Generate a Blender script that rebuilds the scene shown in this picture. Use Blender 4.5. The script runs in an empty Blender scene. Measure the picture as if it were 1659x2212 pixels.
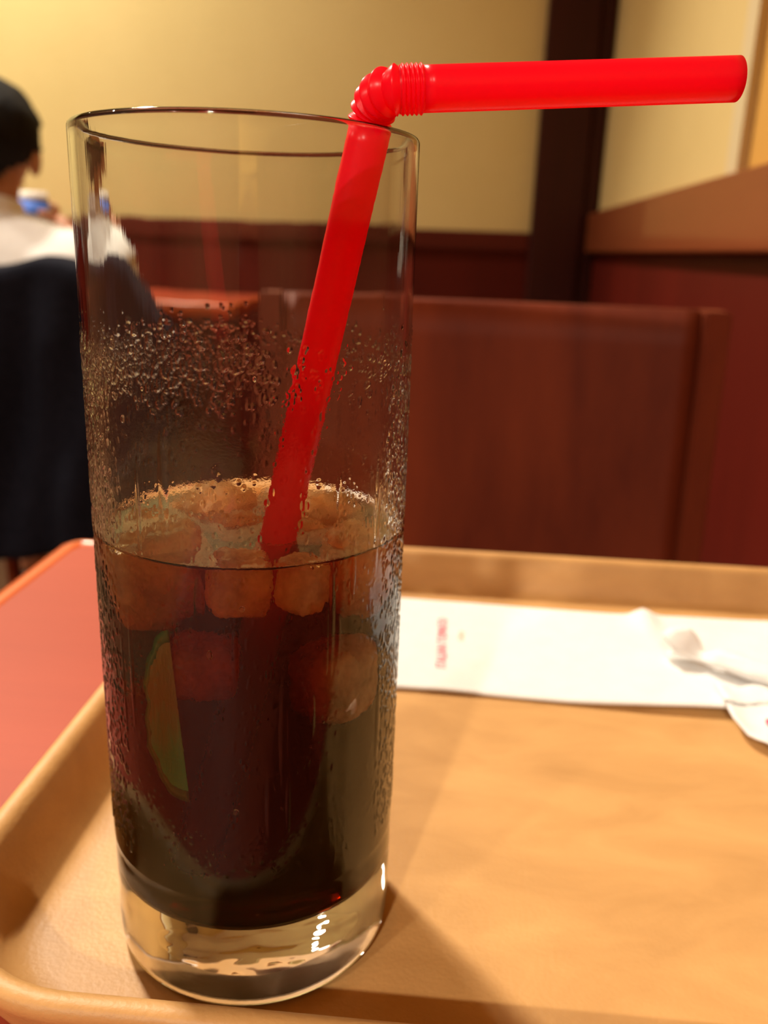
import bpy, bmesh, math, random
import numpy as np
from mathutils import Vector, Matrix, noise as mnoise

random.seed(7)
rng = np.random.default_rng(11)
SC = bpy.context.scene
COL = SC.collection
PI = math.pi
T = 0.723                      # height of the tray's floor above the room floor; the glass stands at x = y = 0

# ------------------------------------------------------------------ camera
FWD = Vector((-0.0651, 0.9542, -0.2919)).normalized()
UPV = Vector((-0.0558, 0.2886, 0.9558))
RGT = FWD.cross(UPV).normalized()
UPV = RGT.cross(FWD).normalized()
cam = bpy.data.cameras.new('camera')
cam.sensor_fit = 'VERTICAL'
cam.sensor_height = 24.0
cam.lens = 24.0 * 1854.0 / 2212.0
cam.clip_start = 0.01
cam.dof.use_dof = True
cam.dof.focus_distance = 0.138
cam.dof.aperture_fstop = (cam.lens / 1000.0) / 0.0017
camo = bpy.data.objects.new('camera', cam)
COL.objects.link(camo)
M = Matrix((RGT, UPV, -FWD)).transposed().to_4x4()
M.translation = Vector((0.036, -0.1558, 0.141 + T))
camo.matrix_world = M
SC.camera = camo

# ------------------------------------------------------------------ world, lamps, exposure
W = bpy.data.worlds.new('world')
SC.world = W
W.use_nodes = True
W.node_tree.nodes['Background'].inputs[0].default_value = (1.0, 0.78, 0.5, 1)
W.node_tree.nodes['Background'].inputs[1].default_value = 0.05


def downlight_or_fill(x, y, z, power, size, color=(1.0, 0.89, 0.72), spread=140, aim=None):
    l = bpy.data.lights.new('downlight_or_fill', 'AREA')
    l.shape = 'DISK'
    l.size = size
    l.energy = power
    l.color = color
    l.spread = math.radians(spread)
    l.cycles.is_caustics_light = True
    o = bpy.data.objects.new('downlight_or_fill', l)
    o.location = (x, y, z)
    if aim:
        o.rotation_euler = (Vector(aim) - o.location).to_track_quat('-Z', 'Y').to_euler()
    COL.objects.link(o)
    return o


CEIL = 2.55
downlight_or_fill(-0.98, 1.22, CEIL - 0.02, 21, 0.19, spread=84, aim=(0.05, 0.45, 0.7))      # the lamp that throws the glass's shadow
downlight_or_fill(-1.15, 1.72, CEIL - 0.02, 22, 0.12, spread=130)
downlight_or_fill(-2.40, 1.72, CEIL - 0.02, 23, 0.12, spread=130)
downlight_or_fill(-2.20, 0.20, CEIL - 0.02, 12, 0.12)
downlight_or_fill(-0.50, -2.40, CEIL - 0.02, 90, 0.12)  # added fill lamp behind the camera, brightens surfaces turned towards it
downlight_or_fill(-1.70, -2.40, CEIL - 0.02, 75, 0.12)  # second added fill lamp, shares the load with the one above

SC.view_settings.view_transform = 'Standard'
SC.view_settings.look = 'None'
SC.view_settings.gamma = 1.0
SC.view_settings.use_curve_mapping = False
SC.view_settings.exposure = 0.15
cy = SC.cycles
cy.max_bounces = 24
cy.transmission_bounces = 20
cy.glossy_bounces = 8
cy.diffuse_bounces = 5
cy.transparent_max_bounces = 24
cy.volume_bounces = 0
cy.caustics_reflective = False
cy.caustics_refractive = True
cy.blur_glossy = 0.4
cy.sample_clamp_indirect = 30.0
cy.use_denoising = True


# ------------------------------------------------------------------ helpers
def tag(o, label=None, cat=None, group=None, kind=None):
    if label: o['label'] = label
    if cat: o['category'] = cat
    if group: o['group'] = group
    if kind: o['kind'] = kind
    return o


def empty(name, loc, label=None, cat=None, group=None, rz=0.0):
    o = bpy.data.objects.new(name, None)
    o.location = loc
    o.rotation_euler = (0, 0, rz)
    o.empty_display_size = 0.05
    COL.objects.link(o)
    return tag(o, label, cat, group)


def link(name, me, mat=None, parent=None, smooth=False):
    if mat is not None and len(me.materials) == 0:
        me.materials.append(mat)
    if smooth:
        me.polygons.foreach_set('use_smooth', [True] * len(me.polygons))
    o = bpy.data.objects.new(name, me)
    COL.objects.link(o)
    if parent is not None:
        o.parent = parent
    return o


def np_mesh(name, V, F):
    """mesh from numpy arrays, F of quads (n,4) or tris (n,3)"""
    me = bpy.data.meshes.new(name)
    V = np.asarray(V, np.float32); F = np.asarray(F, np.int32)
    k = F.shape[1]
    me.vertices.add(len(V)); me.vertices.foreach_set('co', V.ravel())
    me.loops.add(F.size); me.loops.foreach_set('vertex_index', F.ravel())
    me.polygons.add(len(F)); me.polygons.foreach_set('loop_start', np.arange(0, F.size, k, dtype=np.int32))
    me.update(calc_edges=True)
    me.validate()
    return me


def grid_faces(nu, nv, wrap=False, off=0):
    """rows nv, columns nu"""
    cols = np.arange(nu if wrap else nu - 1)
    rows = np.arange(nv - 1)
    r, c = np.meshgrid(rows, cols, indexing='ij')
    c2 = (c + 1) % nu
    return (np.stack([r * nu + c, r * nu + c2, (r + 1) * nu + c2, (r + 1) * nu + c], -1).reshape(-1, 4) + off)


def bm_mesh(name, bm):
    bmesh.ops.recalc_face_normals(bm, faces=bm.faces)
    me = bpy.data.meshes.new(name)
    bm.to_mesh(me); bm.free()
    return me


def box_bm(bm, c, s, bevel=0.0, rot=None, seg=2):
    r = bmesh.ops.create_cube(bm, size=1.0)
    vs = r['verts']
    m = Matrix.Translation(c) @ (rot.to_4x4() if rot else Matrix.Identity(4)) @ Matrix.Diagonal((*s, 1))
    if bevel:
        bmesh.ops.transform(bm, matrix=Matrix.Diagonal((*s, 1)), verts=vs)
        es = list({e for v in vs for e in v.link_edges})
        rb = bmesh.ops.bevel(bm, geom=es, offset=bevel, segments=seg, affect='EDGES', profile=0.5)
        vs = list({v for f in rb['faces'] for v in f.verts} | {v for v in vs if v.is_valid})
        vs = list({v for v in vs if v.is_valid} | {w for v in vs if v.is_valid for e in v.link_edges for w in e.verts})
        bmesh.ops.transform(bm, matrix=Matrix.Translation(c) @ (rot.to_4x4() if rot else Matrix.Identity(4)), verts=vs)
    else:
        bmesh.ops.transform(bm, matrix=m, verts=vs)


def box(name, c, s, mat, parent=None, bevel=0.0, rot=None):
    bm = bmesh.new()
    box_bm(bm, Vector(c), s, bevel, rot)
    return link(name, bm_mesh(name, bm), mat, parent, smooth=False)


def span(name, lo, hi, mat, parent=None, bevel=0.0):
    lo, hi = Vector(lo), Vector(hi)
    return box(name, (lo + hi) / 2, tuple(hi - lo), mat, parent, bevel)


def lathe(prof, n):
    """closed-off surface of revolution from (r, z); r = 0 ends become fans; returns bmesh"""
    bm = bmesh.new()
    rings = []
    for r, z in prof:
        if r < 1e-9:
            rings.append([bm.verts.new((0, 0, z))])
        else:
            rings.append([bm.verts.new((r * math.cos(2 * PI * i / n), r * math.sin(2 * PI * i / n), z)) for i in range(n)])
    for a, b in zip(rings, rings[1:]):
        for i in range(n):
            j = (i + 1) % n
            if len(a) == 1: bm.faces.new((a[0], b[j], b[i]))
            elif len(b) == 1: bm.faces.new((a[i], a[j], b[0]))
            else: bm.faces.new((a[i], a[j], b[j], b[i]))
    return bm


def baked(o):
    """mesh of o with its modifiers applied; o is removed"""
    dg = bpy.context.evaluated_depsgraph_get()
    dg.update()
    me = bpy.data.meshes.new_from_object(o.evaluated_get(dg))
    bpy.data.objects.remove(o, do_unlink=True)
    return me


def tube_mesh(name, pts, rad, n=48, wall=None):
    """tube along pts with a radius each; with a wall it is hollow and open at both ends"""
    P = np.asarray(pts, float); R = np.asarray(rad, float) * np.ones(len(P))
    t = np.gradient(P, axis=0); t /= np.linalg.norm(t, axis=1)[:, None]
    nrm = np.cross(t[0], (0, 1, 0.13)); nrm /= np.linalg.norm(nrm)
    rings = []
    a = np.linspace(0, 2 * PI, n, endpoint=False)
    N = []
    for i in range(len(P)):
        nrm = nrm - t[i] * (nrm @ t[i]); nrm /= np.linalg.norm(nrm)
        N.append((nrm.copy(), np.cross(t[i], nrm)))
    def ring(i, r): return P[i] + r * (np.cos(a)[:, None] * N[i][0] + np.sin(a)[:, None] * N[i][1])
    for i in range(len(P)): rings.append(ring(i, R[i]))
    if wall:
        for i in reversed(range(len(P))): rings.append(ring(i, R[i] - wall))
        rings.append(rings[0])
    V = np.concatenate(rings if not wall else rings[:-1])
    F = grid_faces(n, len(rings), True)
    if wall: F = F % len(V)
    me = np_mesh(name, V, F)
    if not wall:
        bm = bmesh.new(); bm.from_mesh(me); bmesh.ops.holes_fill(bm, edges=[e for e in bm.edges if e.is_boundary]); bmesh.ops.recalc_face_normals(bm, faces=bm.faces); bm.to_mesh(me); bm.free()
    else:
        bm = bmesh.new(); bm.from_mesh(me); bmesh.ops.recalc_face_normals(bm, faces=bm.faces); bm.to_mesh(me); bm.free()
    return me


def smoothstep(a, b, x):
    t = np.clip((x - a) / (b - a), 0, 1)
    return t * t * (3 - 2 * t)


# ------------------------------------------------------------------ materials
def new_mat(name):
    m = bpy.data.materials.new(name)
    m.use_nodes = True
    nt = m.node_tree
    nt.nodes.clear()
    out = nt.nodes.new('ShaderNodeOutputMaterial')
    return m, nt, out


def N(nt, typ, **kw):
    n = nt.nodes.new(typ)
    for k, v in kw.items(): setattr(n, k, v)
    return n


def setv(n, **kw):
    for k, v in kw.items(): n.inputs[k.replace('_', ' ')].default_value = v


def c4(c): return (c[0], c[1], c[2], 1.0)


def principled(name, color, rough=0.5, color2=None, scale=(30, 30, 30), detail=4, lo=0.35, hi=0.65, bump=0.0, bump_scale=None, spec=0.5, coat=0.0, sheen=0.0, sss=0.0, coords='Object', distort=0.0):
    m, nt, out = new_mat(name)
    b = N(nt, 'ShaderNodeBsdfPrincipled')
    nt.links.new(b.outputs[0], out.inputs[0])
    b.inputs['Base Color'].default_value = c4(color)
    b.inputs['Roughness'].default_value = rough
    b.inputs['Specular IOR Level'].default_value = spec
    b.inputs['Coat Weight'].default_value = coat
    b.inputs['Coat Roughness'].default_value = 0.12
    b.inputs['Sheen Weight'].default_value = sheen
    if sss:
        b.inputs['Subsurface Weight'].default_value = sss
        b.inputs['Subsurface Radius'].default_value = (0.004, 0.002, 0.001)
    tc = N(nt, 'ShaderNodeTexCoord')
    mp = N(nt, 'ShaderNodeMapping'); mp.inputs['Scale'].default_value = scale
    nt.links.new(tc.outputs[coords], mp.inputs[0])
    no = N(nt, 'ShaderNodeTexNoise'); setv(no, Scale=1.0, Detail=detail, Roughness=0.6, Distortion=distort)
    nt.links.new(mp.outputs[0], no.inputs['Vector'])
    if color2:
        cr = N(nt, 'ShaderNodeValToRGB')
        cr.color_ramp.elements[0].position = lo; cr.color_ramp.elements[0].color = c4(color)
        cr.color_ramp.elements[1].position = hi; cr.color_ramp.elements[1].color = c4(color2)
        nt.links.new(no.outputs[0], cr.inputs[0])
        nt.links.new(cr.outputs[0], b.inputs['Base Color'])
    if bump:
        n2 = no
        if bump_scale:
            n2 = N(nt, 'ShaderNodeTexNoise'); setv(n2, Scale=bump_scale, Detail=3.0)
            nt.links.new(tc.outputs[coords], n2.inputs['Vector'])
        bp = N(nt, 'ShaderNodeBump'); setv(bp, Strength=1.0, Distance=bump)
        nt.links.new(n2.outputs[0], bp.inputs['Height'])
        nt.links.new(bp.outputs[0], b.inputs['Normal'])
    return m


def wood(name, dark, light, stretch=(9, 9, 0.7), rings=2.0, rough=0.4, coat=0.0, spec=0.5):
    """grain runs along the axis with the smallest stretch"""
    m, nt, out = new_mat(name)
    b = N(nt, 'ShaderNodeBsdfPrincipled'); nt.links.new(b.outputs[0], out.inputs[0])
    b.inputs['Roughness'].default_value = rough
    b.inputs['Coat Weight'].default_value = coat
    b.inputs['Specular IOR Level'].default_value = spec
    tc = N(nt, 'ShaderNodeTexCoord')
    mp = N(nt, 'ShaderNodeMapping'); mp.inputs['Scale'].default_value = stretch
    nt.links.new(tc.outputs['Object'], mp.inputs[0])
    n1 = N(nt, 'ShaderNodeTexNoise'); setv(n1, Scale=0.9, Detail=2.0, Distortion=0.3)
    nt.links.new(mp.outputs[0], n1.inputs['Vector'])
    mul = N(nt, 'ShaderNodeMath', operation='MULTIPLY'); mul.inputs[1].default_value = rings
    nt.links.new(n1.outputs[0], mul.inputs[0])
    fr = N(nt, 'ShaderNodeMath', operation='PINGPONG'); fr.inputs[1].default_value = 0.5
    nt.links.new(mul.outputs[0], fr.inputs[0])
    n2 = N(nt, 'ShaderNodeTexNoise'); setv(n2, Scale=12.0, Detail=4.0, Roughness=0.7)
    nt.links.new(mp.outputs[0], n2.inputs['Vector'])
    mx = N(nt, 'ShaderNodeMath', operation='MULTIPLY_ADD'); mx.inputs[1].default_value = 1.1
    sub = N(nt, 'ShaderNodeMath', operation='MULTIPLY'); sub.inputs[1].default_value = 0.45
    nt.links.new(n2.outputs[0], sub.inputs[0])
    nt.links.new(fr.outputs[0], mx.inputs[0]); nt.links.new(sub.outputs[0], mx.inputs[2])
    cr = N(nt, 'ShaderNodeValToRGB')
    cr.color_ramp.elements[0].position = 0.1; cr.color_ramp.elements[0].color = c4(dark)
    cr.color_ramp.elements[1].position = 0.85; cr.color_ramp.elements[1].color = c4(light)
    nt.links.new(mx.outputs[0], cr.inputs[0]); nt.links.new(cr.outputs[0], b.inputs['Base Color'])
    return m


M_wall = principled('yellow_plaster', (0.74, 0.62, 0.27), 0.75, (0.78, 0.66, 0.30), (3, 3, 3), bump=0.0008, bump_scale=90.0, spec=0.2)
M_wall2 = principled('tan_wall_panel', (0.58, 0.43, 0.18), 0.7, (0.61, 0.46, 0.20), (2, 2, 2), spec=0.2)
M_wall3 = principled('orange_wall', (0.52, 0.27, 0.055), 0.75, (0.56, 0.30, 0.065), (2, 2, 2), spec=0.2)
M_far = wood('dim_brown_wall', (0.14, 0.06, 0.028), (0.20, 0.09, 0.04), (5, 5, 0.5), 2.0, 0.6, spec=0.2)  # invented dark brown for unseen walls, dims their reflections in the glass
M_pale = principled('pale_strip', (0.56, 0.45, 0.26), 0.6, (0.58, 0.47, 0.28), (3, 3, 3))
M_ceil = principled('ceiling_paint', (0.80, 0.74, 0.62), 0.85, (0.83, 0.77, 0.65), (2, 2, 2), spec=0.2)
M_floor = principled('brown_floor', (0.16, 0.08, 0.04), 0.4, (0.22, 0.12, 0.06), (6, 6, 6))
M_panel = wood('red_wood_panel', (0.075, 0.006, 0.003), (0.11, 0.009, 0.0045), (5, 5, 0.5), 2.0, 0.45, spec=0.2)
M_rail = wood('red_wood_rail', (0.085, 0.011, 0.006), (0.12, 0.016, 0.008), (0.5, 5, 5), 2.0, 0.5, spec=0.2)
M_cap = wood('red_wood_cap', (0.19, 0.045, 0.014), (0.25, 0.06, 0.02), (5, 0.5, 5), 2.0, 0.3, coat=0.5)
M_pillar = wood('dark_wood_pillar', (0.035, 0.006, 0.005), (0.055, 0.009, 0.007), (8, 8, 0.5), 2.0, 0.45, spec=0.25)
M_chair = wood('brown_chair_wood', (0.085, 0.012, 0.004), (0.185, 0.032, 0.009), (7, 7, 1.6), 3.2, 0.55, spec=0.15)
M_table = wood('red_laminate', (0.29, 0.040, 0.017), (0.37, 0.058, 0.025), (1.2, 22, 22), 1.5, 0.5, spec=0.15)
M_edge = wood('orange_edge_wood', (0.50, 0.085, 0.015), (0.58, 0.11, 0.02), (20, 1.0, 20), 1.5, 0.32, coat=0.2)
M_iron = principled('black_iron', (0.02, 0.02, 0.02), 0.45, (0.03, 0.03, 0.03), (40, 40, 40))
M_tray = principled('tan_tray', (0.46, 0.245, 0.084), 0.5, (0.60, 0.335, 0.124), (26, 60, 40), detail=8, lo=0.3, hi=0.72, bump=0.00012, bump_scale=900.0, spec=0.35, distort=0.6)
M_paper0 = principled('white_paper', (0.87, 0.87, 0.87), 0.85, (0.91, 0.91, 0.91), (120, 120, 120), bump=0.00008, bump_scale=1500.0, spec=0.2)
def paper_mat():
    m = M_paper0; nt = m.node_tree
    b = [n for n in nt.nodes if n.type == 'BSDF_PRINCIPLED'][0]; out = [n for n in nt.nodes if n.type == 'OUTPUT_MATERIAL'][0]
    tr = N(nt, 'ShaderNodeBsdfTranslucent'); tr.inputs[0].default_value = (0.92, 0.89, 0.84, 1)
    mx = N(nt, 'ShaderNodeMixShader'); mx.inputs[0].default_value = 0.2
    nt.links.new(b.outputs[0], mx.inputs[1]); nt.links.new(tr.outputs[0], mx.inputs[2]); nt.links.new(mx.outputs[0], out.inputs[0])
    return m


M_paper = paper_mat()
M_pink = principled('pink_print', (0.75, 0.03, 0.12), 0.7, (0.78, 0.04, 0.14), (300, 300, 300))
M_orange_ink = principled('orange_print', (0.86, 0.42, 0.24), 0.7, (0.88, 0.47, 0.28), (300, 300, 300))
M_grey_ink = principled('grey_print', (0.62, 0.60, 0.56), 0.7, (0.66, 0.64, 0.60), (300, 300, 300))
M_hair = principled('black_hair', (0.006, 0.005, 0.005), 0.8, (0.012, 0.010, 0.009), (90, 90, 16), bump=0.004, spec=0.2)
M_skin = principled('skin', (0.46, 0.20, 0.11), 0.55, (0.52, 0.24, 0.14), (12, 12, 12), sss=0.15)
M_shirt = principled('white_shirt', (0.88, 0.87, 0.86), 0.85, (0.90, 0.89, 0.88), (60, 60, 60), bump=0.004, bump_scale=14.0, spec=0.2)
M_trouser = principled('dark_trousers', (0.02, 0.02, 0.028), 0.9, (0.03, 0.03, 0.04), (60, 60, 60), spec=0.2)
M_jacket = principled('navy_jacket', (0.005, 0.0055, 0.011), 0.9, (0.008, 0.0085, 0.016), (80, 80, 80), bump=0.0006, bump_scale=400.0, spec=0.1)
M_shoe = principled('black_leather', (0.015, 0.013, 0.012), 0.35, (0.02, 0.018, 0.016), (60, 60, 60))
M_cupblue = principled('blue_cup_sleeve', (0.08, 0.22, 0.85), 0.5, (0.09, 0.24, 0.88), (60, 60, 60))
M_cupwhite = principled('white_cup_paper', (0.86, 0.85, 0.83), 0.5, (0.88, 0.87, 0.85), (60, 60, 60))
M_eye = principled('eye', (0.05, 0.03, 0.02), 0.1, (0.06, 0.035, 0.022), (60, 60, 60))


def straw_mat():
    m, nt, out = new_mat('red_straw_plastic')
    b = N(nt, 'ShaderNodeBsdfPrincipled')
    setv(b, Base_Color=(0.95, 0.012, 0.050, 1), Roughness=0.28)
    b.inputs['Specular IOR Level'].default_value = 0.45
    tr = N(nt, 'ShaderNodeBsdfTranslucent'); tr.inputs[0].default_value = (1.0, 0.015, 0.060, 1)
    n = N(nt, 'ShaderNodeTexNoise'); setv(n, Scale=900.0, Detail=2.0)
    tc = N(nt, 'ShaderNodeTexCoord'); nt.links.new(tc.outputs['Object'], n.inputs['Vector'])
    bp = N(nt, 'ShaderNodeBump'); setv(bp, Strength=0.15, Distance=0.00005)
    nt.links.new(n.outputs[0], bp.inputs['Height']); nt.links.new(bp.outputs[0], b.inputs['Normal'])
    mix = N(nt, 'ShaderNodeMixShader'); mix.inputs[0].default_value = 0.68
    nt.links.new(b.outputs[0], mix.inputs[1]); nt.links.new(tr.outputs[0], mix.inputs[2])
    nt.links.new(mix.outputs[0], out.inputs[0])
    return m


M_straw = straw_mat()


def glass_mat():
    m, nt, out = new_mat('clear_wet_glass')
    g = N(nt, 'ShaderNodeBsdfGlass'); setv(g, Color=(0.97, 0.975, 0.965, 1), Roughness=0.0, IOR=1.5)
    tc = N(nt, 'ShaderNodeTexCoord')
    # fine mist below the wet line, faint vertical water streaks above it
    n1 = N(nt, 'ShaderNodeTexNoise'); setv(n1, Scale=2600.0, Detail=2.0)
    mp = N(nt, 'ShaderNodeMapping'); mp.inputs['Scale'].default_value = (420, 420, 26)
    n2 = N(nt, 'ShaderNodeTexNoise'); setv(n2, Scale=1.0, Detail=3.0)
    nt.links.new(tc.outputs['Object'], n1.inputs['Vector'])
    nt.links.new(tc.outputs['Object'], mp.inputs[0]); nt.links.new(mp.outputs[0], n2.inputs['Vector'])
    sx = N(nt, 'ShaderNodeSeparateXYZ'); nt.links.new(tc.outputs['Object'], sx.inputs[0])
    mr = N(nt, 'ShaderNodeMapRange'); setv(mr, From_Min=0.1265, From_Max=0.116, To_Min=0.0, To_Max=1.0)
    nt.links.new(sx.outputs['Z'], mr.inputs['Value'])
    lo = N(nt, 'ShaderNodeMapRange'); setv(lo, From_Min=0.018, From_Max=0.03, To_Min=0.0, To_Max=1.0)
    nt.links.new(sx.outputs['Z'], lo.inputs['Value'])
    mm = N(nt, 'ShaderNodeMath', operation='MULTIPLY'); nt.links.new(mr.outputs[0], mm.inputs[0]); nt.links.new(lo.outputs[0], mm.inputs[1])
    s1 = N(nt, 'ShaderNodeMath', operation='MULTIPLY'); nt.links.new(mm.outputs[0], s1.inputs[0]); s1.inputs[1].default_value = 0.16
    b1 = N(nt, 'ShaderNodeBump'); setv(b1, Distance=0.00006)
    nt.links.new(s1.outputs[0], b1.inputs['Strength']); nt.links.new(n1.outputs[0], b1.inputs['Height'])
    b2 = N(nt, 'ShaderNodeBump'); setv(b2, Distance=0.0002)
    s2 = N(nt, 'ShaderNodeMath', operation='MULTIPLY'); nt.links.new(lo.outputs[0], s2.inputs[0]); s2.inputs[1].default_value = 0.06
    nt.links.new(s2.outputs[0], b2.inputs['Strength']); nt.links.new(n2.outputs[0], b2.inputs['Height']); nt.links.new(b1.outputs[0], b2.inputs['Normal'])
    n3 = N(nt, 'ShaderNodeTexNoise'); setv(n3, Scale=130.0, Detail=1.0)          # slow waviness of pressed glass
    mp3 = N(nt, 'ShaderNodeMapping'); mp3.inputs['Scale'].default_value = (1.0, 1.0, 0.55)
    nt.links.new(tc.outputs['Object'], mp3.inputs[0]); nt.links.new(mp3.outputs[0], n3.inputs['Vector'])
    lw = N(nt, 'ShaderNodeMapRange'); setv(lw, From_Min=0.016, From_Max=0.030, To_Min=0.30, To_Max=0.03)
    nt.links.new(sx.outputs['Z'], lw.inputs['Value'])
    b3 = N(nt, 'ShaderNodeBump'); setv(b3, Distance=0.0012)
    nt.links.new(lw.outputs[0], b3.inputs['Strength']); nt.links.new(n3.outputs[0], b3.inputs['Height']); nt.links.new(b2.outputs[0], b3.inputs['Normal'])
    nt.links.new(b3.outputs[0], g.inputs['Normal'])
    ro = N(nt, 'ShaderNodeMapRange'); setv(ro, From_Min=0.098, From_Max=0.084, To_Min=0.0, To_Max=0.07)        # breath of mist over the cold cola
    nt.links.new(sx.outputs['Z'], ro.inputs['Value'])
    rm = N(nt, 'ShaderNodeMath', operation='MULTIPLY'); nt.links.new(ro.outputs[0], rm.inputs[0]); nt.links.new(lo.outputs[0], rm.inputs[1])
    nt.links.new(rm.outputs[0], g.inputs['Roughness'])
    nt.links.new(g.outputs[0], out.inputs[0])
    return m


M_glass = glass_mat()
M_foot, nt, out = new_mat('wet_glass_foot')           # glass against the water film it stands in
g = N(nt, 'ShaderNodeBsdfGlass'); setv(g, Color=(0.97, 0.975, 0.965, 1), Roughness=0.0, IOR=1.5 / 1.33)
nt.links.new(g.outputs[0], out.inputs[0])
M_drop, nt, out = new_mat('water_drops')
g = N(nt, 'ShaderNodeBsdfGlass'); setv(g, Color=(1, 1, 1, 1), Roughness=0.0, IOR=1.33)
n_ = N(nt, 'ShaderNodeTexNoise'); setv(n_, Scale=700.0)
b_ = N(nt, 'ShaderNodeBump'); setv(b_, Strength=0.05, Distance=0.0001)
nt.links.new(n_.outputs[0], b_.inputs['Height']); nt.links.new(b_.outputs[0], g.inputs['Normal'])
nt.links.new(g.outputs[0], out.inputs[0])

ZL = 0.0900                  # cola level above the tray floor
RI = 0.0278                  # inner radius of the glass


def cola_mat():
    m, nt, out = new_mat('dark_cola')
    tc = N(nt, 'ShaderNodeTexCoord')
    sx = N(nt, 'ShaderNodeSeparateXYZ'); nt.links.new(tc.outputs['Object'], sx.inputs[0])
    def math_(op, a, b=None):
        n = N(nt, 'ShaderNodeMath', operation=op)
        for i, v in enumerate((a, b)):
            if v is None: continue
            if isinstance(v, (int, float)): n.inputs[i].default_value = v
            else: nt.links.new(v, n.inputs[i])
        return n.outputs[0]
    r = math_('SQRT', math_('ADD', math_('MULTIPLY', sx.outputs['X'], sx.outputs['X']), math_('MULTIPLY', sx.outputs['Y'], sx.outputs['Y'])))
    side = math_('MAXIMUM', math_('GREATER_THAN', r, RI - 0.00006), math_('LESS_THAN', sx.outputs['Z'], 0.0208))
    top = math_('GREATER_THAN', sx.outputs['Z'], ZL - 0.0004)
    gs = N(nt, 'ShaderNodeBsdfGlass'); setv(gs, Color=(1, 1, 1, 1), Roughness=0.0, IOR=1.335 / 1.5)
    gt = N(nt, 'ShaderNodeBsdfGlass'); setv(gt, Color=(1, 1, 1, 1), Roughness=0.0, IOR=1.335)
    nz = N(nt, 'ShaderNodeTexNoise'); setv(nz, Scale=260.0, Detail=2.0)
    nt.links.new(tc.outputs['Object'], nz.inputs['Vector'])
    bp = N(nt, 'ShaderNodeBump'); setv(bp, Strength=0.35, Distance=0.0006)
    nt.links.new(nz.outputs[0], bp.inputs['Height']); nt.links.new(bp.outputs[0], gt.inputs['Normal'])
    tr = N(nt, 'ShaderNodeBsdfTransparent')
    m1 = N(nt, 'ShaderNodeMixShader'); nt.links.new(top, m1.inputs[0]); nt.links.new(tr.outputs[0], m1.inputs[1]); nt.links.new(gt.outputs[0], m1.inputs[2])
    m2 = N(nt, 'ShaderNodeMixShader'); nt.links.new(side, m2.inputs[0]); nt.links.new(m1.outputs[0], m2.inputs[1]); nt.links.new(gs.outputs[0], m2.inputs[2])
    nt.links.new(m2.outputs[0], out.inputs['Surface'])
    va = N(nt, 'ShaderNodeVolumeAbsorption'); setv(va, Color=(0.85, 0.52, 0.06, 1))
    dn = N(nt, 'ShaderNodeMapRange'); setv(dn, From_Min=0.040, From_Max=0.086, To_Min=1800.0, To_Max=240.0)      # ice melt thins the upper layer
    nt.links.new(sx.outputs['Z'], dn.inputs['Value']); nt.links.new(dn.outputs[0], va.inputs['Density'])
    nt.links.new(va.outputs[0], out.inputs['Volume'])
    return m


M_cola = cola_mat()


def ice_mat():
    m, nt, out = new_mat('cloudy_ice')
    tc = N(nt, 'ShaderNodeTexCoord')
    ge = N(nt, 'ShaderNodeNewGeometry')
    sx = N(nt, 'ShaderNodeSeparateXYZ'); nt.links.new(ge.outputs['Position'], sx.inputs[0])
    mr = N(nt, 'ShaderNodeMapRange'); setv(mr, From_Min=T + ZL - 0.0002, From_Max=T + ZL + 0.0004, To_Min=0.984, To_Max=1.31)
    nt.links.new(sx.outputs['Z'], mr.inputs['Value'])
    gl = N(nt, 'ShaderNodeBsdfGlass'); setv(gl, Color=(0.99, 0.97, 0.93, 1), Roughness=0.02)
    nt.links.new(mr.outputs[0], gl.inputs['IOR'])
    nz = N(nt, 'ShaderNodeTexNoise'); setv(nz, Scale=320.0, Detail=5.0, Roughness=0.65)
    nt.links.new(tc.outputs['Object'], nz.inputs['Vector'])
    bp = N(nt, 'ShaderNodeBump'); setv(bp, Strength=0.9, Distance=0.0006)
    nt.links.new(nz.outputs[0], bp.inputs['Height']); nt.links.new(bp.outputs[0], gl.inputs['Normal'])
    df = N(nt, 'ShaderNodeBsdfDiffuse'); df.inputs[0].default_value = (0.98, 0.86, 0.64, 1)
    tl = N(nt, 'ShaderNodeBsdfTranslucent'); tl.inputs[0].default_value = (0.99, 0.86, 0.62, 1)
    md = N(nt, 'ShaderNodeMixShader'); md.inputs[0].default_value = 0.5
    nt.links.new(df.outputs[0], md.inputs[1]); nt.links.new(tl.outputs[0], md.inputs[2])
    n2 = N(nt, 'ShaderNodeTexNoise'); setv(n2, Scale=140.0, Detail=4.0)
    nt.links.new(tc.outputs['Object'], n2.inputs['Vector'])
    fac = N(nt, 'ShaderNodeMapRange'); setv(fac, From_Min=0.35, From_Max=0.7, To_Min=0.22, To_Max=0.85)
    nt.links.new(n2.outputs[0], fac.inputs['Value'])
    mx = N(nt, 'ShaderNodeMixShader'); nt.links.new(fac.outputs[0], mx.inputs[0])
    nt.links.new(gl.outputs[0], mx.inputs[1]); nt.links.new(md.outputs[0], mx.inputs[2])
    nt.links.new(mx.outputs[0], out.inputs[0])
    return m


M_ice = ice_mat()
M_rind = principled('lime_rind', (0.03, 0.28, 0.07), 0.4, (0.06, 0.36, 0.09), (500, 500, 500), bump=0.0002, bump_scale=900.0)
M_flesh = principled('lime_flesh', (0.62, 0.66, 0.22), 0.35, (0.80, 0.78, 0.40), (900, 900, 180), bump=0.0003, sss=0.0)


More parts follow.
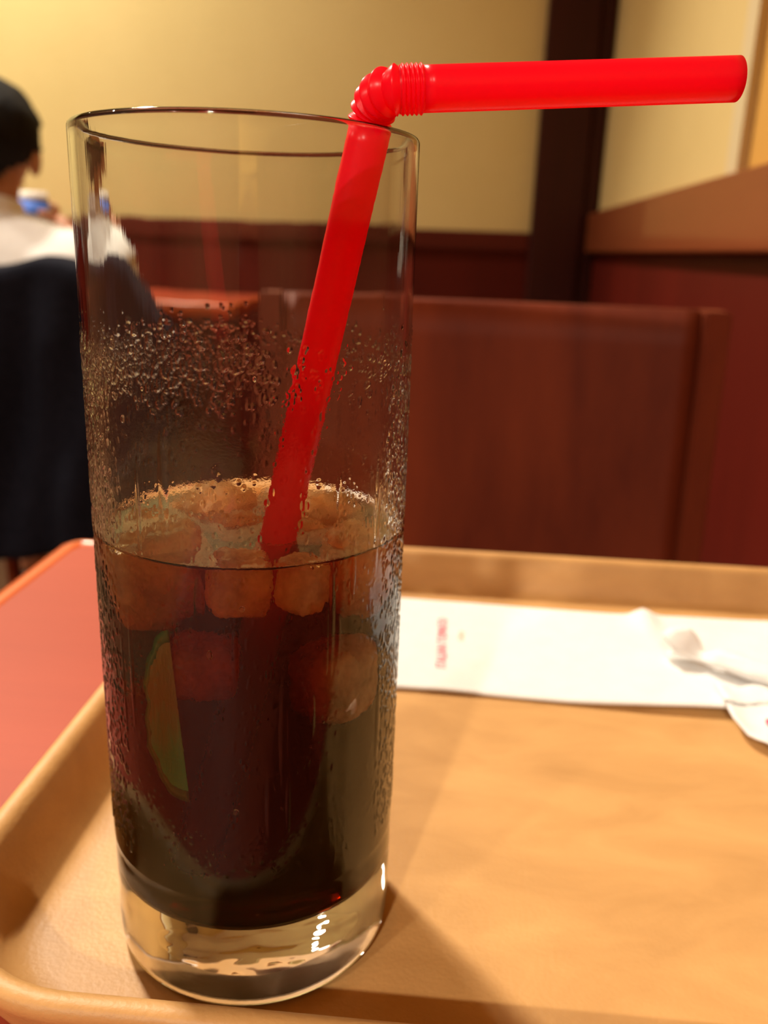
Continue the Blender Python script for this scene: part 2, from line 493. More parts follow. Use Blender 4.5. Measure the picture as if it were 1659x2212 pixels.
def flesh_tint():
    nt = M_flesh.node_tree
    b = [n for n in nt.nodes if n.type == 'BSDF_PRINCIPLED'][0]
    nz = [n for n in nt.nodes if n.type == 'TEX_NOISE'][0]; tc = [n for n in nt.nodes if n.type == 'TEX_COORD'][0]
    sx = N(nt, 'ShaderNodeSeparateXYZ'); nt.links.new(tc.outputs['Object'], sx.inputs[0])
    ad = N(nt, 'ShaderNodeMath', operation='MULTIPLY_ADD'); ad.inputs[1].default_value = 0.010
    nt.links.new(nz.outputs[0], ad.inputs[0]); nt.links.new(sx.outputs['Z'], ad.inputs[2])
    mr = N(nt, 'ShaderNodeMapRange'); setv(mr, From_Min=0.059, From_Max=0.069)
    nt.links.new(ad.outputs[0], mr.inputs['Value'])
    cr = N(nt, 'ShaderNodeValToRGB')
    cr.color_ramp.elements[0].color = (0.005, 0.72, 0.32, 1); cr.color_ramp.elements[1].color = (0.20, 0.34, 0.09, 1)
    nt.links.new(mr.outputs[0], cr.inputs[0]); nt.links.new(cr.outputs[0], b.inputs['Base Color'])


flesh_tint()

# ------------------------------------------------------------------ the room
XW = 0.39          # face of the wall beside the table
YB = 2.20          # face of the wall across the room
st = lambda o: tag(o, kind='structure')
st(span('floor', (-3.6, -3.6, -0.1), (XW + 0.1, YB + 0.1, 0.0), M_floor))
st(span('ceiling', (-3.6, -3.6, CEIL), (XW + 0.1, YB + 0.1, CEIL + 0.1), M_ceil))
st(span('wall_back', (-3.6, YB, 0.0), (XW + 0.1, YB + 0.1, CEIL), M_wall))
st(span('wall_left', (-3.7, -3.6, 0.0), (-3.6, YB + 0.1, CEIL), M_far))
st(span('wall_front', (-3.7, -3.7, 0.0), (XW + 0.1, -3.6, CEIL), M_far))
wr = st(span('wall_right', (XW + 0.012, -3.6, 0.0), (XW + 0.112, YB + 0.1, CEIL), M_wall3))
st(span('trim_1', (-3.6, YB - 0.018, T + 0.148), (0.226, YB - 0.0005, T + 0.196), M_rail, bevel=0.004))          # rail on top of the wainscot
st(span('trim_2', (-3.6, YB - 0.010, 0.0), (0.226, YB - 0.0005, T + 0.1478), M_panel))                            # wainscot across the room
pil = st(span('trim_3', (0.2265, YB - 0.040, 0.0), (0.352, YB - 0.0005, CEIL), M_pillar, bevel=0.005))              # dark post
st(span('trim_4', (0.3525, YB - 0.034, 0.0), (XW - 0.0005, YB - 0.0005, CEIL), M_pillar, bevel=0.006))
cap = st(span('trim_5', (XW - 0.024, -3.5, T + 0.152), (XW + 0.0115, YB - 0.036, T + 0.246), M_cap, bevel=0.004))    # cap along the partition
st(span('trim_6', (XW, -3.5, 0.0), (XW + 0.0115, YB - 0.036, T + 0.1517), M_panel))                                # wood below the cap
st(span('trim_7', (XW + 0.002, 1.46, T + 0.2462), (XW + 0.0115, YB - 0.036, CEIL), M_wall2))                      # two pale panels and their end strip
st(span('trim_8', (XW - 0.001, 1.098, T + 0.2462), (XW + 0.0115, 1.458, CEIL), M_wall2))
st(span('trim_9', (XW - 0.002, 1.050, T + 0.2462), (XW + 0.0115, 1.0975, CEIL), M_pale))
st(span('baseboard_back', (-3.6, YB - 0.022, 0.0), (0.226, YB - 0.0105, 0.09), M_pillar))


# ------------------------------------------------------------------ chairs
def make_chair(loc, rz, label, top=0.83, width=0.35):
    """sits with its sitter facing local -Y; the backrest stands at local y = 0.21"""
    root = empty('dining_chair', loc, label, 'chair', 'brown wooden dining chairs', rz)
    hw = width / 2
    # curved plywood backrest with rounded top corners
    nu, nv = 25, 14
    zs = np.linspace(top - 0.36, top, nv)
    us = np.linspace(-hw + 0.0205, hw - 0.0205, nu)
    V = []
    for side in (0, 1):
        for z in zs:
            for u in us:
                lean = (z - 0.45) * 0.10
                y = 0.17 + lean - 0.018 * (u / hw) ** 2 + (0.0 if side == 0 else 0.016)
                V.append((u, y, z))
    F = grid_faces(nu, nv); F2 = grid_faces(nu, nv, off=nu * nv)[:, ::-1]
    me = np_mesh('backrest', V, np.concatenate([F, F2]))
    bm = bmesh.new(); bm.from_mesh(me)
    bmesh.ops.bridge_loops(bm, edges=[e for e in bm.edges if e.is_boundary])
    bmesh.ops.recalc_face_normals(bm, faces=bm.faces)
    es = [e for e in bm.edges if e.calc_face_angle(0) > 1.0]
    bmesh.ops.bevel(bm, geom=es, offset=0.0014, segments=2, affect='EDGES')
    bm.to_mesh(me); bm.free()
    link('backrest', me, M_chair, root, smooth=False)
    for s in (-1, 1):
        bm = bmesh.new()
        ylo, yhi = 0.16, 0.17 + (top - 0.45) * 0.10 - 0.004
        a, b = Vector((s * (hw - 0.010), ylo, 0.0)), Vector((s * (hw - 0.010), yhi, top))
        r = bmesh.ops.create_cube(bm, size=1.0)['verts']
        for v in r:
            k = v.co.z + 0.5
            c = a.lerp(b, k)
            v.co = Vector((c.x + v.co.x * 0.020, c.y + v.co.y * 0.034, c.z))
        # bend: keep the lower leg upright
        bmesh.ops.bevel(bm, geom=bm.edges[:], offset=0.002, segments=2, affect='EDGES')
        link('back_leg', bm_mesh('back_leg', bm), M_chair, root)
        bm = bmesh.new()
        r = bmesh.ops.create_cone(bm, cap_ends=True, segments=16, radius1=0.013, radius2=0.019, depth=0.415)
        bmesh.ops.translate(bm, verts=bm.verts, vec=(s * (hw - 0.022), -0.165, 0.2075))
        link('front_leg', bm_mesh('front_leg', bm), M_chair, root)
        span('side_rail', (s * (hw - 0.022) - 0.009, -0.1455, 0.365), (s * (hw - 0.022) + 0.009, 0.1455, 0.414), M_chair, root, 0.002)
    bm = bmesh.new()
    box_bm(bm, Vector((0, -0.015, 0.4285)), (width - 0.004, 0.325, 0.027), 0.009, seg=3)
    link('seat', bm_mesh('seat', bm), M_chair, root)
    span('front_rail', (-hw + 0.042, -0.174, 0.365), (hw - 0.042, -0.156, 0.414), M_chair, root, 0.002)
    return root


make_chair((0.066, 0.315, 0), 0.0, 'brown wooden chair with a broad plywood backrest across the table behind the tray', top=0.829)
make_chair((-0.76, 1.42, 0), PI, 'wooden dining chair hidden under the dark jacket, seating the person in the white shirt', top=0.802)


# ------------------------------------------------------------------ tables
def rounded_rect(x0, x1, y0, y1, r, n=10):
    P = []
    for cx, cy_, a0 in ((x1 - r, y1 - r, 0), (x0 + r, y1 - r, PI / 2), (x0 + r, y0 + r, PI), (x1 - r, y0 + r, 3 * PI / 2)):
        for i in range(n + 1):
            a = a0 + PI / 2 * i / n
            P.append((cx + r * math.cos(a), cy_ + r * math.sin(a)))
    return P


def sweep_rect(name, x0, x1, y0, y1, r, prof, cap_first=True, cap_last=True, n=10):
    """prof: (inset, z) pairs swept round a rounded rectangle"""
    bm = bmesh.new()
    rings = []
    for d, z in prof:
        rr = max(r - d, 0.0015)
        rings.append([bm.verts.new((x, y, z)) for x, y in rounded_rect(x0 + d, x1 - d, y0 + d, y1 - d, rr, n)])
    k = len(rings[0])
    for a, b in zip(rings, rings[1:]):
        for i in range(k):
            j = (i + 1) % k
            bm.faces.new((a[i], a[j], b[j], b[i]))
    if cap_first: bm.faces.new(rings[0][::-1])
    if cap_last: bm.faces.new(rings[-1])
    return bm_mesh(name, bm)


def make_table(x0, x1, y0, y1, top, label, r=0.012):
    cx, cy_ = (x0 + x1) / 2, (y0 + y1) / 2
    root = empty('cafe_table', (cx, cy_, 0), label, 'table')
    o = Vector((cx, cy_, 0))
    def put(ob):
        ob.location = -o if ob.location.length == 0 else ob.location - o
    e = link('edge_band', sweep_rect('edge_band', x0, x1, y0, y1, r, [(0.030, top - 0.030), (0.004, top - 0.030), (0.0, top - 0.026), (0.0, top - 0.006), (0.002, top - 0.002), (0.006, top - 0.0004), (0.011, top), (0.0115, top - 0.001)], True, True), M_edge, root, True); put(e)
    t = link('laminate_top', sweep_rect('laminate_top', x0 + 0.0118, x1 - 0.0118, y0 + 0.0118, y1 - 0.0118, r, [(0.0, top - 0.0008), (0.0, top - 0.0001), (0.0004, top)], True, True), M_table, root); put(t)
    bm = lathe([(0, 0.06), (0.035, 0.06), (0.035, top - 0.05), (0.10, top - 0.045), (0.10, top - 0.0305), (0, top - 0.0305)], 32)
    link('column', bm_mesh('column', bm), M_iron, root, False)
    bm = lathe([(0, 0.0), (0.14, 0.0), (0.14, 0.012), (0.125, 0.02), (0.05, 0.0595), (0, 0.0595)], 48)
    link('base', bm_mesh('base', bm), M_iron, root, False)
    return root


make_table(-0.1535, XW - 0.030, -0.42, 0.2480, T - 0.004, 'red laminate cafe table with an orange edge under the tan tray')
make_table(-1.24, -0.44, 1.735, 2.17, 0.733, 'red wooden table in the background where the person in the white shirt sits', 0.02)

# ------------------------------------------------------------------ tray
prof = [(0.013, -0.0038), (0.0085, -0.0030), (0.0035, 0.0070), (0.0008, 0.0130), (0.0, 0.0150), (0.0004, 0.0164), (0.0016, 0.0171), (0.0034, 0.0170), (0.0048, 0.0162),
        (0.0058, 0.0148), (0.0072, 0.0105), (0.0088, 0.0060), (0.0104, 0.0028), (0.0126, 0.0009), (0.0155, 0.0001), (0.0180, 0.0)]
tray = link('serving_tray', sweep_rect('serving_tray', -0.0604, 0.300, -0.0468, 0.2004, 0.037, prof, True, True, 24), M_tray, None, True)
tray.location = (0, 0, T)
tray.cycles.is_caustics_receiver = True
tag(tray, 'tan fibre serving tray with raised rounded rim on the red table, holding the glass', 'tray')
bm = bmesh.new(); bm.from_mesh(tray.data)
for f in bm.faces:
    if len(f.verts) > 4: f.smooth = False
bm.to_mesh(tray.data); bm.free()


# ------------------------------------------------------------------ napkin with print
def sheet(name, fn, nu, nv, thick, mat, parent=None):
    """fn(u, v) -> (x, y, z) lower face; closed sheet of the given thickness"""
    V = []
    for k in (0, 1):
        for j in range(nv):
            for i in range(nu):
                x, y, z = fn(i / (nu - 1), j / (nv - 1))
                V.append((x, y, z + k * thick))
    A = grid_faces(nu, nv)[:, ::-1]; B = grid_faces(nu, nv, off=nu * nv)
    me = np_mesh(name, V, np.concatenate([A, B]))
    bm = bmesh.new(); bm.from_mesh(me)
    bmesh.ops.bridge_loops(bm, edges=[e for e in bm.edges if e.is_boundary])
    bmesh.ops.recalc_face_normals(bm, faces=bm.faces)
    bm.to_mesh(me); bm.free()
    return link(name, me, mat, parent, True)


def nap_z(x, y):
    z = 0.0004 + 0.0022 * float(smoothstep(0.075, 0.130, x)) * float(smoothstep(0.150, 0.104, y))
    z += 0.00025 * mnoise.noise(Vector((x * 40, y * 40, 1.3))) + 0.00025
    z += 0.0030 * math.exp(-((x - 0.121) / 0.004) ** 2) * float(smoothstep(0.150, 0.176, y))
    return z


nap = empty('paper_napkin', (0.10, 0.138, T), 'white folded paper napkin with pink lettering lying along the far side of the tray', 'napkin')
NX0, NX1, NY0, NY1 = -0.012, 0.215, 0.1006, 0.1775
o = sheet('folded_sheet', lambda u, v: ((NX0 + (NX1 - NX0) * u) - 0.10, (NY0 + (NY1 - NY0) * v + 0.0012 * math.sin(u * 9)) * 1.0 - 0.138, nap_z(NX0 + (NX1 - NX0) * u, NY0 + (NY1 - NY0) * v)), 90, 36, 0.0007, M_paper, nap)


def lettering(name, text, size, x, y, z, rz, mat, parent, off):
    cu = bpy.data.curves.new(name, 'FONT')
    cu.body = text; cu.size = size; cu.align_x = 'CENTER'; cu.align_y = 'CENTER'; cu.extrude = 0.00002; cu.resolution_u = 3
    ob = bpy.data.objects.new(name, cu); COL.objects.link(ob)
    me = baked(ob)
    o = link(name, me, mat, parent)
    o.location = (x - off[0], y - off[1], z)
    o.rotation_euler = (0, 0, rz)
    return o


lettering('pink_lettering', 'ITALIAN TOMATO', 0.0052, 0.0396, 0.1385, 0.00160, PI / 2, M_pink, nap, (0.10, 0.138))['label'] = 'pink printed lettering'
lettering('orange_lettering', 'Cafe Jr.', 0.0030, 0.0466, 0.1450, 0.00160, PI / 2, M_orange_ink, nap, (0.10, 0.138))['label'] = 'small pale orange printed lettering'

# crumpled second napkin at the tray's edge
def crum(u, v):
    x = 0.1300 + 0.085 * u + 0.030 * (v - 0.55) * (v < 0.55) * (1 - u) * -1.0
    y = 0.046 + 0.066 * v - 0.004 * (1 - u) * (v > 0.8)
    lx = max(0.0, (0.088 - y)) * 0.50
    x = x + lx * (1 - u)
    n1 = mnoise.noise(Vector((x * 55, y * 55, 4.1))); n2 = mnoise.noise(Vector((x * 140, y * 140, 9.7)))
    ridge = 1 - abs(n1)
    z = 0.0042 + 0.0034 * ridge + 0.0012 * n2 - 0.0005 * (1 - u)
    if y < 0.098: z -= 0.0036 * float(smoothstep(0.098, 0.07, y))
    return (x - 0.165, y - 0.08, z)


cn = empty('crumpled_napkin', (0.165, 0.08, T), 'crumpled white paper napkin with a pink mark at the right end of the tray', 'napkin')
sheet('crumpled_sheet', crum, 40, 32, 0.0004, M_paper, cn)
bm = lathe([(0, 0.00003), (0.0016, 0.00003), (0.0018, 0.0), (0, 0.0)], 20)
pm = link('pink_mark', bm_mesh('pink_mark', bm), M_pink, cn); pm.location = (0.1405 - 0.165, 0.0845 - 0.08, 0.0068); pm.scale = (0.9, 1.9, 1); pm['label'] = 'pink printed mark'

# straw wrapper: a crumpled paper tube with a torn, flared end
def wrapper():
    n, m = 28, 60
    a = np.array((0.1262, 0.1345)); d = np.array((0.0246, -0.0200)); d = d / np.linalg.norm(d); q = np.array((-d[1], d[0]))
    L = 0.095
    V = []
    for layer in (0, 1):
        for j in range(m):
            s = j / (m - 1)
            flare = math.exp(-s * 22)
            pinch = 1 - 0.55 * math.exp(-((s - 0.085) / 0.035) ** 2)
            for i in range(n):
                t = 2 * PI * i / n
                w = 1 + 0.16 * mnoise.noise(Vector((math.cos(t) * 1.3, math.sin(t) * 1.3, s * 9))) + 0.07 * mnoise.noise(Vector((math.cos(t) * 4, math.sin(t) * 4, s * 26)))
                rw = (0.0050 * pinch + 0.0024 * flare) * w - layer * 0.00022
                rh = (0.0034 * pinch + 0.0022 * flare) * w - layer * 0.00022
                along = s * L - 0.006 * flare * (0.5 + 0.5 * math.sin(3 * t + 0.7)) + 0.0004 * math.sin(9 * t) * (s < 0.02)
                c, h = math.cos(t) * rw, math.sin(t) * rh
                p = a + d * along + q * c
                V.append((p[0] - 0.16, p[1] - 0.11, 0.0058 + 0.0036 * pinch + h + 0.0012 * flare))
    A = grid_faces(n, m, True); B = grid_faces(n, m, True, n * m)[:, ::-1]
    me = np_mesh('straw_wrapper', V, np.concatenate([A, B]))
    bm = bmesh.new(); bm.from_mesh(me)
    be = [e for e in bm.edges if e.is_boundary]
    lo = [e for e in be if all(v.index % (n * m) < n for v in e.verts)]
    hi = [e for e in be if e not in lo]
    bmesh.ops.bridge_loops(bm, edges=lo); bmesh.ops.bridge_loops(bm, edges=hi)
    bmesh.ops.recalc_face_normals(bm, faces=bm.faces)
    bm.to_mesh(me); bm.free()
    o = link('straw_wrapper', me, M_paper, None, True)
    o.location = (0.16, 0.11, T - 0.0012)
    tag(o, 'crumpled white paper straw wrapper with a torn open end lying on the folded napkin', 'wrapper')


wrapper()


# ------------------------------------------------------------------ the glass
def make_glass():
    n = 1080
    RO = 0.0292
    zi = ZL + 0.0010
    rows = []           # (r, z, weight of the wet film)
    rows += [(0.0003, 0.0004, 0), (0.007, 0.0004, 0), (0.0125, 0.00038, 0), (0.0175, 0.0003, 0), (0.0215, 0.0002, 0), (0.0240, 0.00005, 0), (0.0258, 0.0, 0), (0.0270, 0.0003, 0), (0.0280, 0.0010, 0), (0.0286, 0.0020, 0), (0.0288, 0.0035, 0)]
    for z in np.linspace(0.006, 0.026, 14): rows.append((0.0289 + 0.0001 * z / 0.026, z, 0))
    zf = np.linspace(0.0262, 0.1300, 600)
    rows += [(0.0290 + 0.0002 * min(1, z / 0.1), z, 1) for z in zf]
    for z in np.linspace(0.132, 0.1580, 20): rows.append((RO, z, 0))
    for a in np.linspace(0.25, PI - 0.25, 7): rows.append((RO - 0.0006 + 0.0006 * math.cos(a), 0.1580 + 0.0009 * math.sin(a), 0))
    for z in np.linspace(0.1580, zi, 40): rows.append((RI + 0.0002 * (z - zi) / (0.158 - zi), z, 0))
    R = np.array(rows)
    nr = len(R)
    disp = np.zeros((nr, n), np.float32)
    th = np.linspace(0, 2 * PI, n, endpoint=False)
    i0 = 25; zrow = R[:, 1]
    dz = zf[1] - zf[0]; dth = 2 * PI / n; Rm = 0.0291
    tc = math.atan2(-0.9744, 0.225)              # the side that faces the camera

    def stamp(t0, z0, a, b, h, tail=0.0):
        ka, kb = int(a / (Rm * dth)) + 2, int(b / dz) + 2
        ci = int(round((z0 - zf[0]) / dz)); cj = int(round(t0 / dth))
        lo, hi = max(0, ci - kb), min(len(zf), ci + kb + 1)
        if hi <= lo: return
        jj = np.arange(cj - ka, cj + ka + 1)
        Z, Tt = np.meshgrid(zf[lo:hi] - z0, (jj * dth - t0) * Rm, indexing='ij')
        d2 = (Tt / a) ** 2 + (Z / b) ** 2
        f = h * np.clip(1 - d2, 0, 1) ** 0.75
        blk = disp[i0 + lo:i0 + hi][:, jj % n]
        disp[i0 + lo:i0 + hi][:, jj % n] = np.maximum(blk, f) if False else blk
        sub = np.maximum(blk, f)
        for r_ in range(lo, hi): disp[i0 + r_, jj % n] = sub[r_ - lo]

    def rel(t): return (t - tc + PI) % (2 * PI) - PI
    # dense band of beads above the cola
    k = 0
    while k < 2600:
        t = rng.uniform(0, 2 * PI); z = rng.normal(0.1215, 0.0026)
        r_ = rel(t)
        z -= 0.004 * max(0, -r_) * 0.5 if rng.random() < 0.4 else 0
        if rng.random() > (0.95 if r_ < 0.1 else 0.32): continue
        a = 0.00015 + 0.00034 * rng.random() ** 2.5
        for _ in range(1 + int(rng.random() * 2.6)):
            stamp(t, z, a * rng.uniform(0.7, 1.1), a * rng.uniform(0.7, 1.6), a * 0.36)
            t += rng.normal(0, 1.1) * a / Rm; z += rng.normal(0, 1.3) * a
        k += 1
    # the misted part of the glass
    k = 0
    while k < 7500:
        t = rng.uniform(0, 2 * PI); z = rng.uniform(0.030, 0.119)
        side = abs(abs(rel(t)) - 1.35) < 0.45
        if not side and rng.random() > 0.42: continue
        a = rng.uniform(0.00016, 0.00036) * (1.35 if side else 1.0)
        stamp(t, z, a, a * rng.uniform(1.0, 2.6), a * (0.36 if side else 0.18)); k += 1
    # runs of water
    for _ in range(46):
        t = rng.uniform(0, 2 * PI); z = rng.uniform(0.045, 0.112); stamp(t, z, rng.uniform(0.0004, 0.0009), rng.uniform(0.004, 0.013), 0.00012)
    for _ in range(5):                                   # soften the beads' feet
        pass
    rr = R[:, 0][:, None] + disp
    X = rr * np.cos(th)[None]; Y = rr * np.sin(th)[None]; Z = np.repeat(R[:, 1][:, None], n, 1)
    V = np.stack([X, Y, Z], -1).reshape(-1, 3)
    F = grid_faces(n, nr, True)
    me = np_mesh('glass_body', V, F)
    me.materials.append(M_glass); me.materials.append(M_foot)
    mi = np.zeros(len(me.polygons), np.int32); mi[2 * n:7 * n] = 1            # the film has crept in from the rim; the middle is dry
    me.polygons.foreach_set('material_index', mi)
    root = empty('drinking_glass', (0, 0, T + 0.0001), 'tall straight clear glass, wet with condensation, half full of iced cola', 'glass')
    o = link('glass_body', me, M_glass, root, True)
    o.cycles.is_caustics_caster = True
    # a few larger beads sitting on the outside
    bm = bmesh.new()
    for _ in range(16):
        t = rng.uniform(0, 2 * PI)
        z = rng.choice([rng.normal(0.1195, 0.003), rng.uniform(0.045, 0.085)])
        if rel(t) > 0.4 and z > 0.112 and rng.random() < 0.6: continue
        a = rng.uniform(0.0003, 0.00055)
        m = Matrix.Translation((Rm * math.cos(t), Rm * math.sin(t), z)) @ Matrix.Rotation(t, 4, 'Z') @ Matrix.Diagonal((a * 0.4, a, a * rng.uniform(1.0, 1.7), 1))
        bmesh.ops.create_icosphere(bm, subdivisions=2, radius=1.0, matrix=m)
    d = link('condensation_drops', bm_mesh('condensation_drops', bm), M_drop, root, True)
    d['kind'] = 'stuff'
    return root


glass = make_glass()

# ------------------------------------------------------------------ drinking straw
SA = np.array((0.0213, -0.0090, 0.1590)); SB = np.array((-0.0076, -0.0094, 0.0225))
SR = 0.00330
straw = empty('drinking_straw', (0, 0, T), 'bright red bendy plastic straw leaning in the glass of cola', 'straw')
pts = [SB + (SA - SB) * s for s in np.linspace(0, 1, 60)]
link('long_tube', tube_mesh('long_tube', pts, SR, 64, 0.00025), M_straw, straw, True).cycles.is_caustics_receiver = True
t0 = (SA - SB) / np.linalg.norm(SA - SB)
E0 = np.array((0.0299, -0.0133, 0.1644)); E1 = np.array((0.0781, -0.0052, 0.1682))
t1 = (E1 - E0) / np.linalg.norm(E1 - E0)
P3 = E0 - t1 * 0.0036
P0 = SA + t0 * 0.0002
k1, k2 = 0.0046, 0.0030
B = []
for s in np.linspace(0, 1, 150):
    B.append((1 - s) ** 3 * P0 + 3 * (1 - s) ** 2 * s * (P0 + t0 * k1) + 3 * (1 - s) * s * s * (P3 - t1 * k2) + s ** 3 * P3)
B = np.array(B + [P3 + t1 * 0.0036 * s for s in np.linspace(0.02, 1, 70)])
arc = np.concatenate([[0], np.cumsum(np.linalg.norm(np.diff(B, axis=0), axis=1))])
bend_len = arc[149]
ph = np.where(arc < bend_len, arc / bend_len * 6.0 + 0.35, 6.35 + (arc - bend_len) / 0.0036 * 5.15)
tri = np.abs((ph % 1.0) - 0.5) * 2                # 1 at ridge, 0 in the groove
amp = np.where(ph < 6.35, 0.00090, 0.00036)
rad = SR + 0.00036 - amp * (1 - tri) ** 1.15
rad[-3:] = SR; rad[:2] = SR
link('ribbed_bend', tube_mesh('ribbed_bend', B, rad, 64, 0.00022), M_straw, straw, True)
pts = [E0 + (E1 - E0) * s for s in np.linspace(0, 1, 30)]
link('mouth_tube', tube_mesh('mouth_tube', pts, SR, 64, 0.00025), M_straw, straw, True)


# ------------------------------------------------------------------ ice
def ice_mesh(name, size, seed, p=4.0, amp=0.17):
    bm = bmesh.new()
    bmesh.ops.create_icosphere(bm, subdivisions=5, radius=1.0)
    for v in bm.verts:
        d = v.co.normalized()
        k = (abs(d.x) ** p + abs(d.y) ** p + abs(d.z) ** p) ** (-1 / p)
        n1 = mnoise.noise(d * 1.7 + Vector((seed * 3.1, seed, 0))); n2 = mnoise.noise(d * 4.5 + Vector((seed, 7, seed * 2)))
        n3 = mnoise.noise(d * 11 + Vector((seed, 3, seed * 5)))
        k *= 1 - amp * max(0, n1) * 1.5 - amp * 0.75 * abs(n2) - amp * 0.30 * abs(n3)
        v.co = Vector((d.x * k * size[0], d.y * k * size[1], d.z * k * size[2]))
    return bm_mesh(name, bm)


ICE = [
    ((-0.0132, -0.0132, 0.0840), (0.0082, 0.0080, 0.0086), 0.3, 'cloudy amber ice cube floating against the near left side of the glass'),
    ((-0.0105, 0.0120, 0.0838), (0.0092, 0.0088, 0.0095), 1.1, 'ice cube floating at the far left of the cola, furthest left behind the straw'),
    ((0.0110, 0.0128, 0.0838), (0.0090, 0.0080, 0.0092), -0.5, 'ice cube floating at the far side of the cola directly behind the straw'),
    ((0.0198, -0.0056, 0.0842), (0.0056, 0.0078, 0.0080), 0.1, 'glinting ice cube floating at the right side of the glass beside the straw'),
    ((0.0024, -0.0202, 0.0858), (0.0050, 0.0046, 0.0056), 0.4, 'small ice lump at the cola line just in front of the straw'),
    ((-0.0028, 0.0005, 0.0855), (0.0052, 0.0040, 0.0062), 0.8, 'small ice chip floating in the middle of the cola behind the straw'),
    ((-0.0218, 0.0002, 0.0856), (0.0042, 0.0048, 0.0050), 0.2, 'small ice chip at the left wall of the glass at cola level'),
    ((0.0003, 0.0222, 0.0858), (0.0040, 0.0036, 0.0050), 0.0, 'small ice chip at the far wall of the glass between the two far cubes'),
    ((0.0099, 0.0000, 0.0858), (0.0040, 0.0042, 0.0052), 0.5, 'small ice chip floating just right of the straw'),
    ((0.0126, -0.0192, 0.0858), (0.0044, 0.0038, 0.0050), -0.5, 'small ice chip at the near right wall of the glass at cola level'),
    ((-0.0036, -0.0197, 0.0700), (0.0058, 0.0052, 0.0062), 0.2, 'sunken ice lump glowing orange above the lime wedge'),
    ((0.0168, -0.0128, 0.0655), (0.0078, 0.0068, 0.0082), -0.4, 'sunken ice cube glowing dull red low on the right under the glinting cube'),
    ((-0.0175, -0.0030, 0.0660), (0.0074, 0.0076, 0.0080), 0.5, 'sunken ice cube at the left wall of the glass under the amber cube'),
    ((0.0040, 0.0140, 0.0630), (0.0090, 0.0085, 0.0085), 0.9, 'sunken ice cube deep in the cola behind the straw'),
]
cutters = []
for i, (c, s, rz, lab) in enumerate(ICE):
    me = ice_mesh('ice_cube', s, i * 1.37 + 0.5, 3.6 if i % 2 else 4.6)
    o = link('ice_cube', me, M_ice, None, True)
    o.cycles.is_caustics_receiver = True
    o.location = (c[0], c[1], c[2] + T)
    o.rotation_euler = (rng.uniform(-0.25, 0.25), rng.uniform(-0.25, 0.25), rz)
    tag(o, lab, 'ice cube', 'ice cubes in the cola')
    m2 = me.copy()
    k = 1 + 0.00012 / max(min(s), 0.003)
    m2.transform(Matrix.Diagonal((k, k, k, 1)))
    m2.transform(Matrix.LocRotScale(Vector(c), o.rotation_euler, Vector((1, 1, 1))))
    cutters.append(m2)


# ------------------------------------------------------------------ lime wedge
def lime():
    az0 = math.atan2(-0.0250, -0.0064)
    L, Bg, ang = 0.0165, 0.0088, math.radians(40)
    n, m = 36, 8
    tl = math.radians(5)
    def W_(t, z, d, grow_):
        t, z = t * math.cos(tl) - z * math.sin(tl), t * math.sin(tl) + z * math.cos(tl)
        r = RI - 0.00048 + grow_ - d
        a = az0 + t / (RI - 0.0004)
        return Vector((r * math.cos(a), r * math.sin(a), 0.0622 + z))
    def P(s, k, scale=1.0):                                   # s along the arc, k across the wedge
        th = PI * s
        b = Bg * scale * math.sin(th) ** 0.9 * (0.62 + 0.45 * s) * (1 + 0.05 * math.sin(23 * s) + 0.04 * math.sin(51 * s))
        a = ang * k
        return W_(-b * math.cos(a), L * scale * math.cos(th), b * math.sin(a), 0.0002 if scale > 1 else 0.0)
    def build(s0, s1, name, outer):
        bm = bmesh.new()
        G = [[bm.verts.new(P(i / n, j / m, s1)) for j in range(m + 1)] for i in range(n + 1)]
        if outer:
            H = [[bm.verts.new(P(i / n, j / m, s0)) for j in range(m + 1)] for i in range(n + 1)]
        else:
            H = [[bm.verts.new(W_(0.0, L * s1 * math.cos(PI * i / n), 0.0, 0.0002 if s1 > 1 else 0.0)) ] * (m + 1) for i in range(n + 1)]
        for i in range(n):
            for j in range(m): 
                try: bm.faces.new((G[i][j], G[i + 1][j], G[i + 1][j + 1], G[i][j + 1]))
                except ValueError: pass
                if outer: bm.faces.new((H[i][j], H[i][j + 1], H[i + 1][j + 1], H[i + 1][j]))
            for j in (0, m):
                f = (G[i][j], H[i][j], H[i + 1][j], G[i + 1][j])
                bm.faces.new(f if j == 0 else f[::-1])
        if outer:
            for i in (0, n):
                for j in range(m):
                    bm.faces.new((G[i][j], G[i][j + 1], H[i][j + 1], H[i][j]))
        bmesh.ops.remove_doubles(bm, verts=bm.verts, dist=1e-6)
        bmesh.ops.dissolve_degenerate(bm, edges=bm.edges, dist=1e-7)
        return bm_mesh(name, bm)
    root = empty('lime_wedge', (0, 0, T), 'green lime wedge sunk in the cola against the near left wall of the glass', 'lime')
    link('flesh', build(0, 0.865, 'flesh', False), M_flesh, root, False)['label'] = 'olive yellow flesh'
    r = link('rind', build(0.87, 1.0, 'rind', True), M_rind, root, True); r['label'] = 'green rind'
    bm = bmesh.new()
    bm.from_mesh(build(0, 1.012, 'cut', False))
    me = bm_mesh('cut', bm)
    return me


lime_cut = lime()

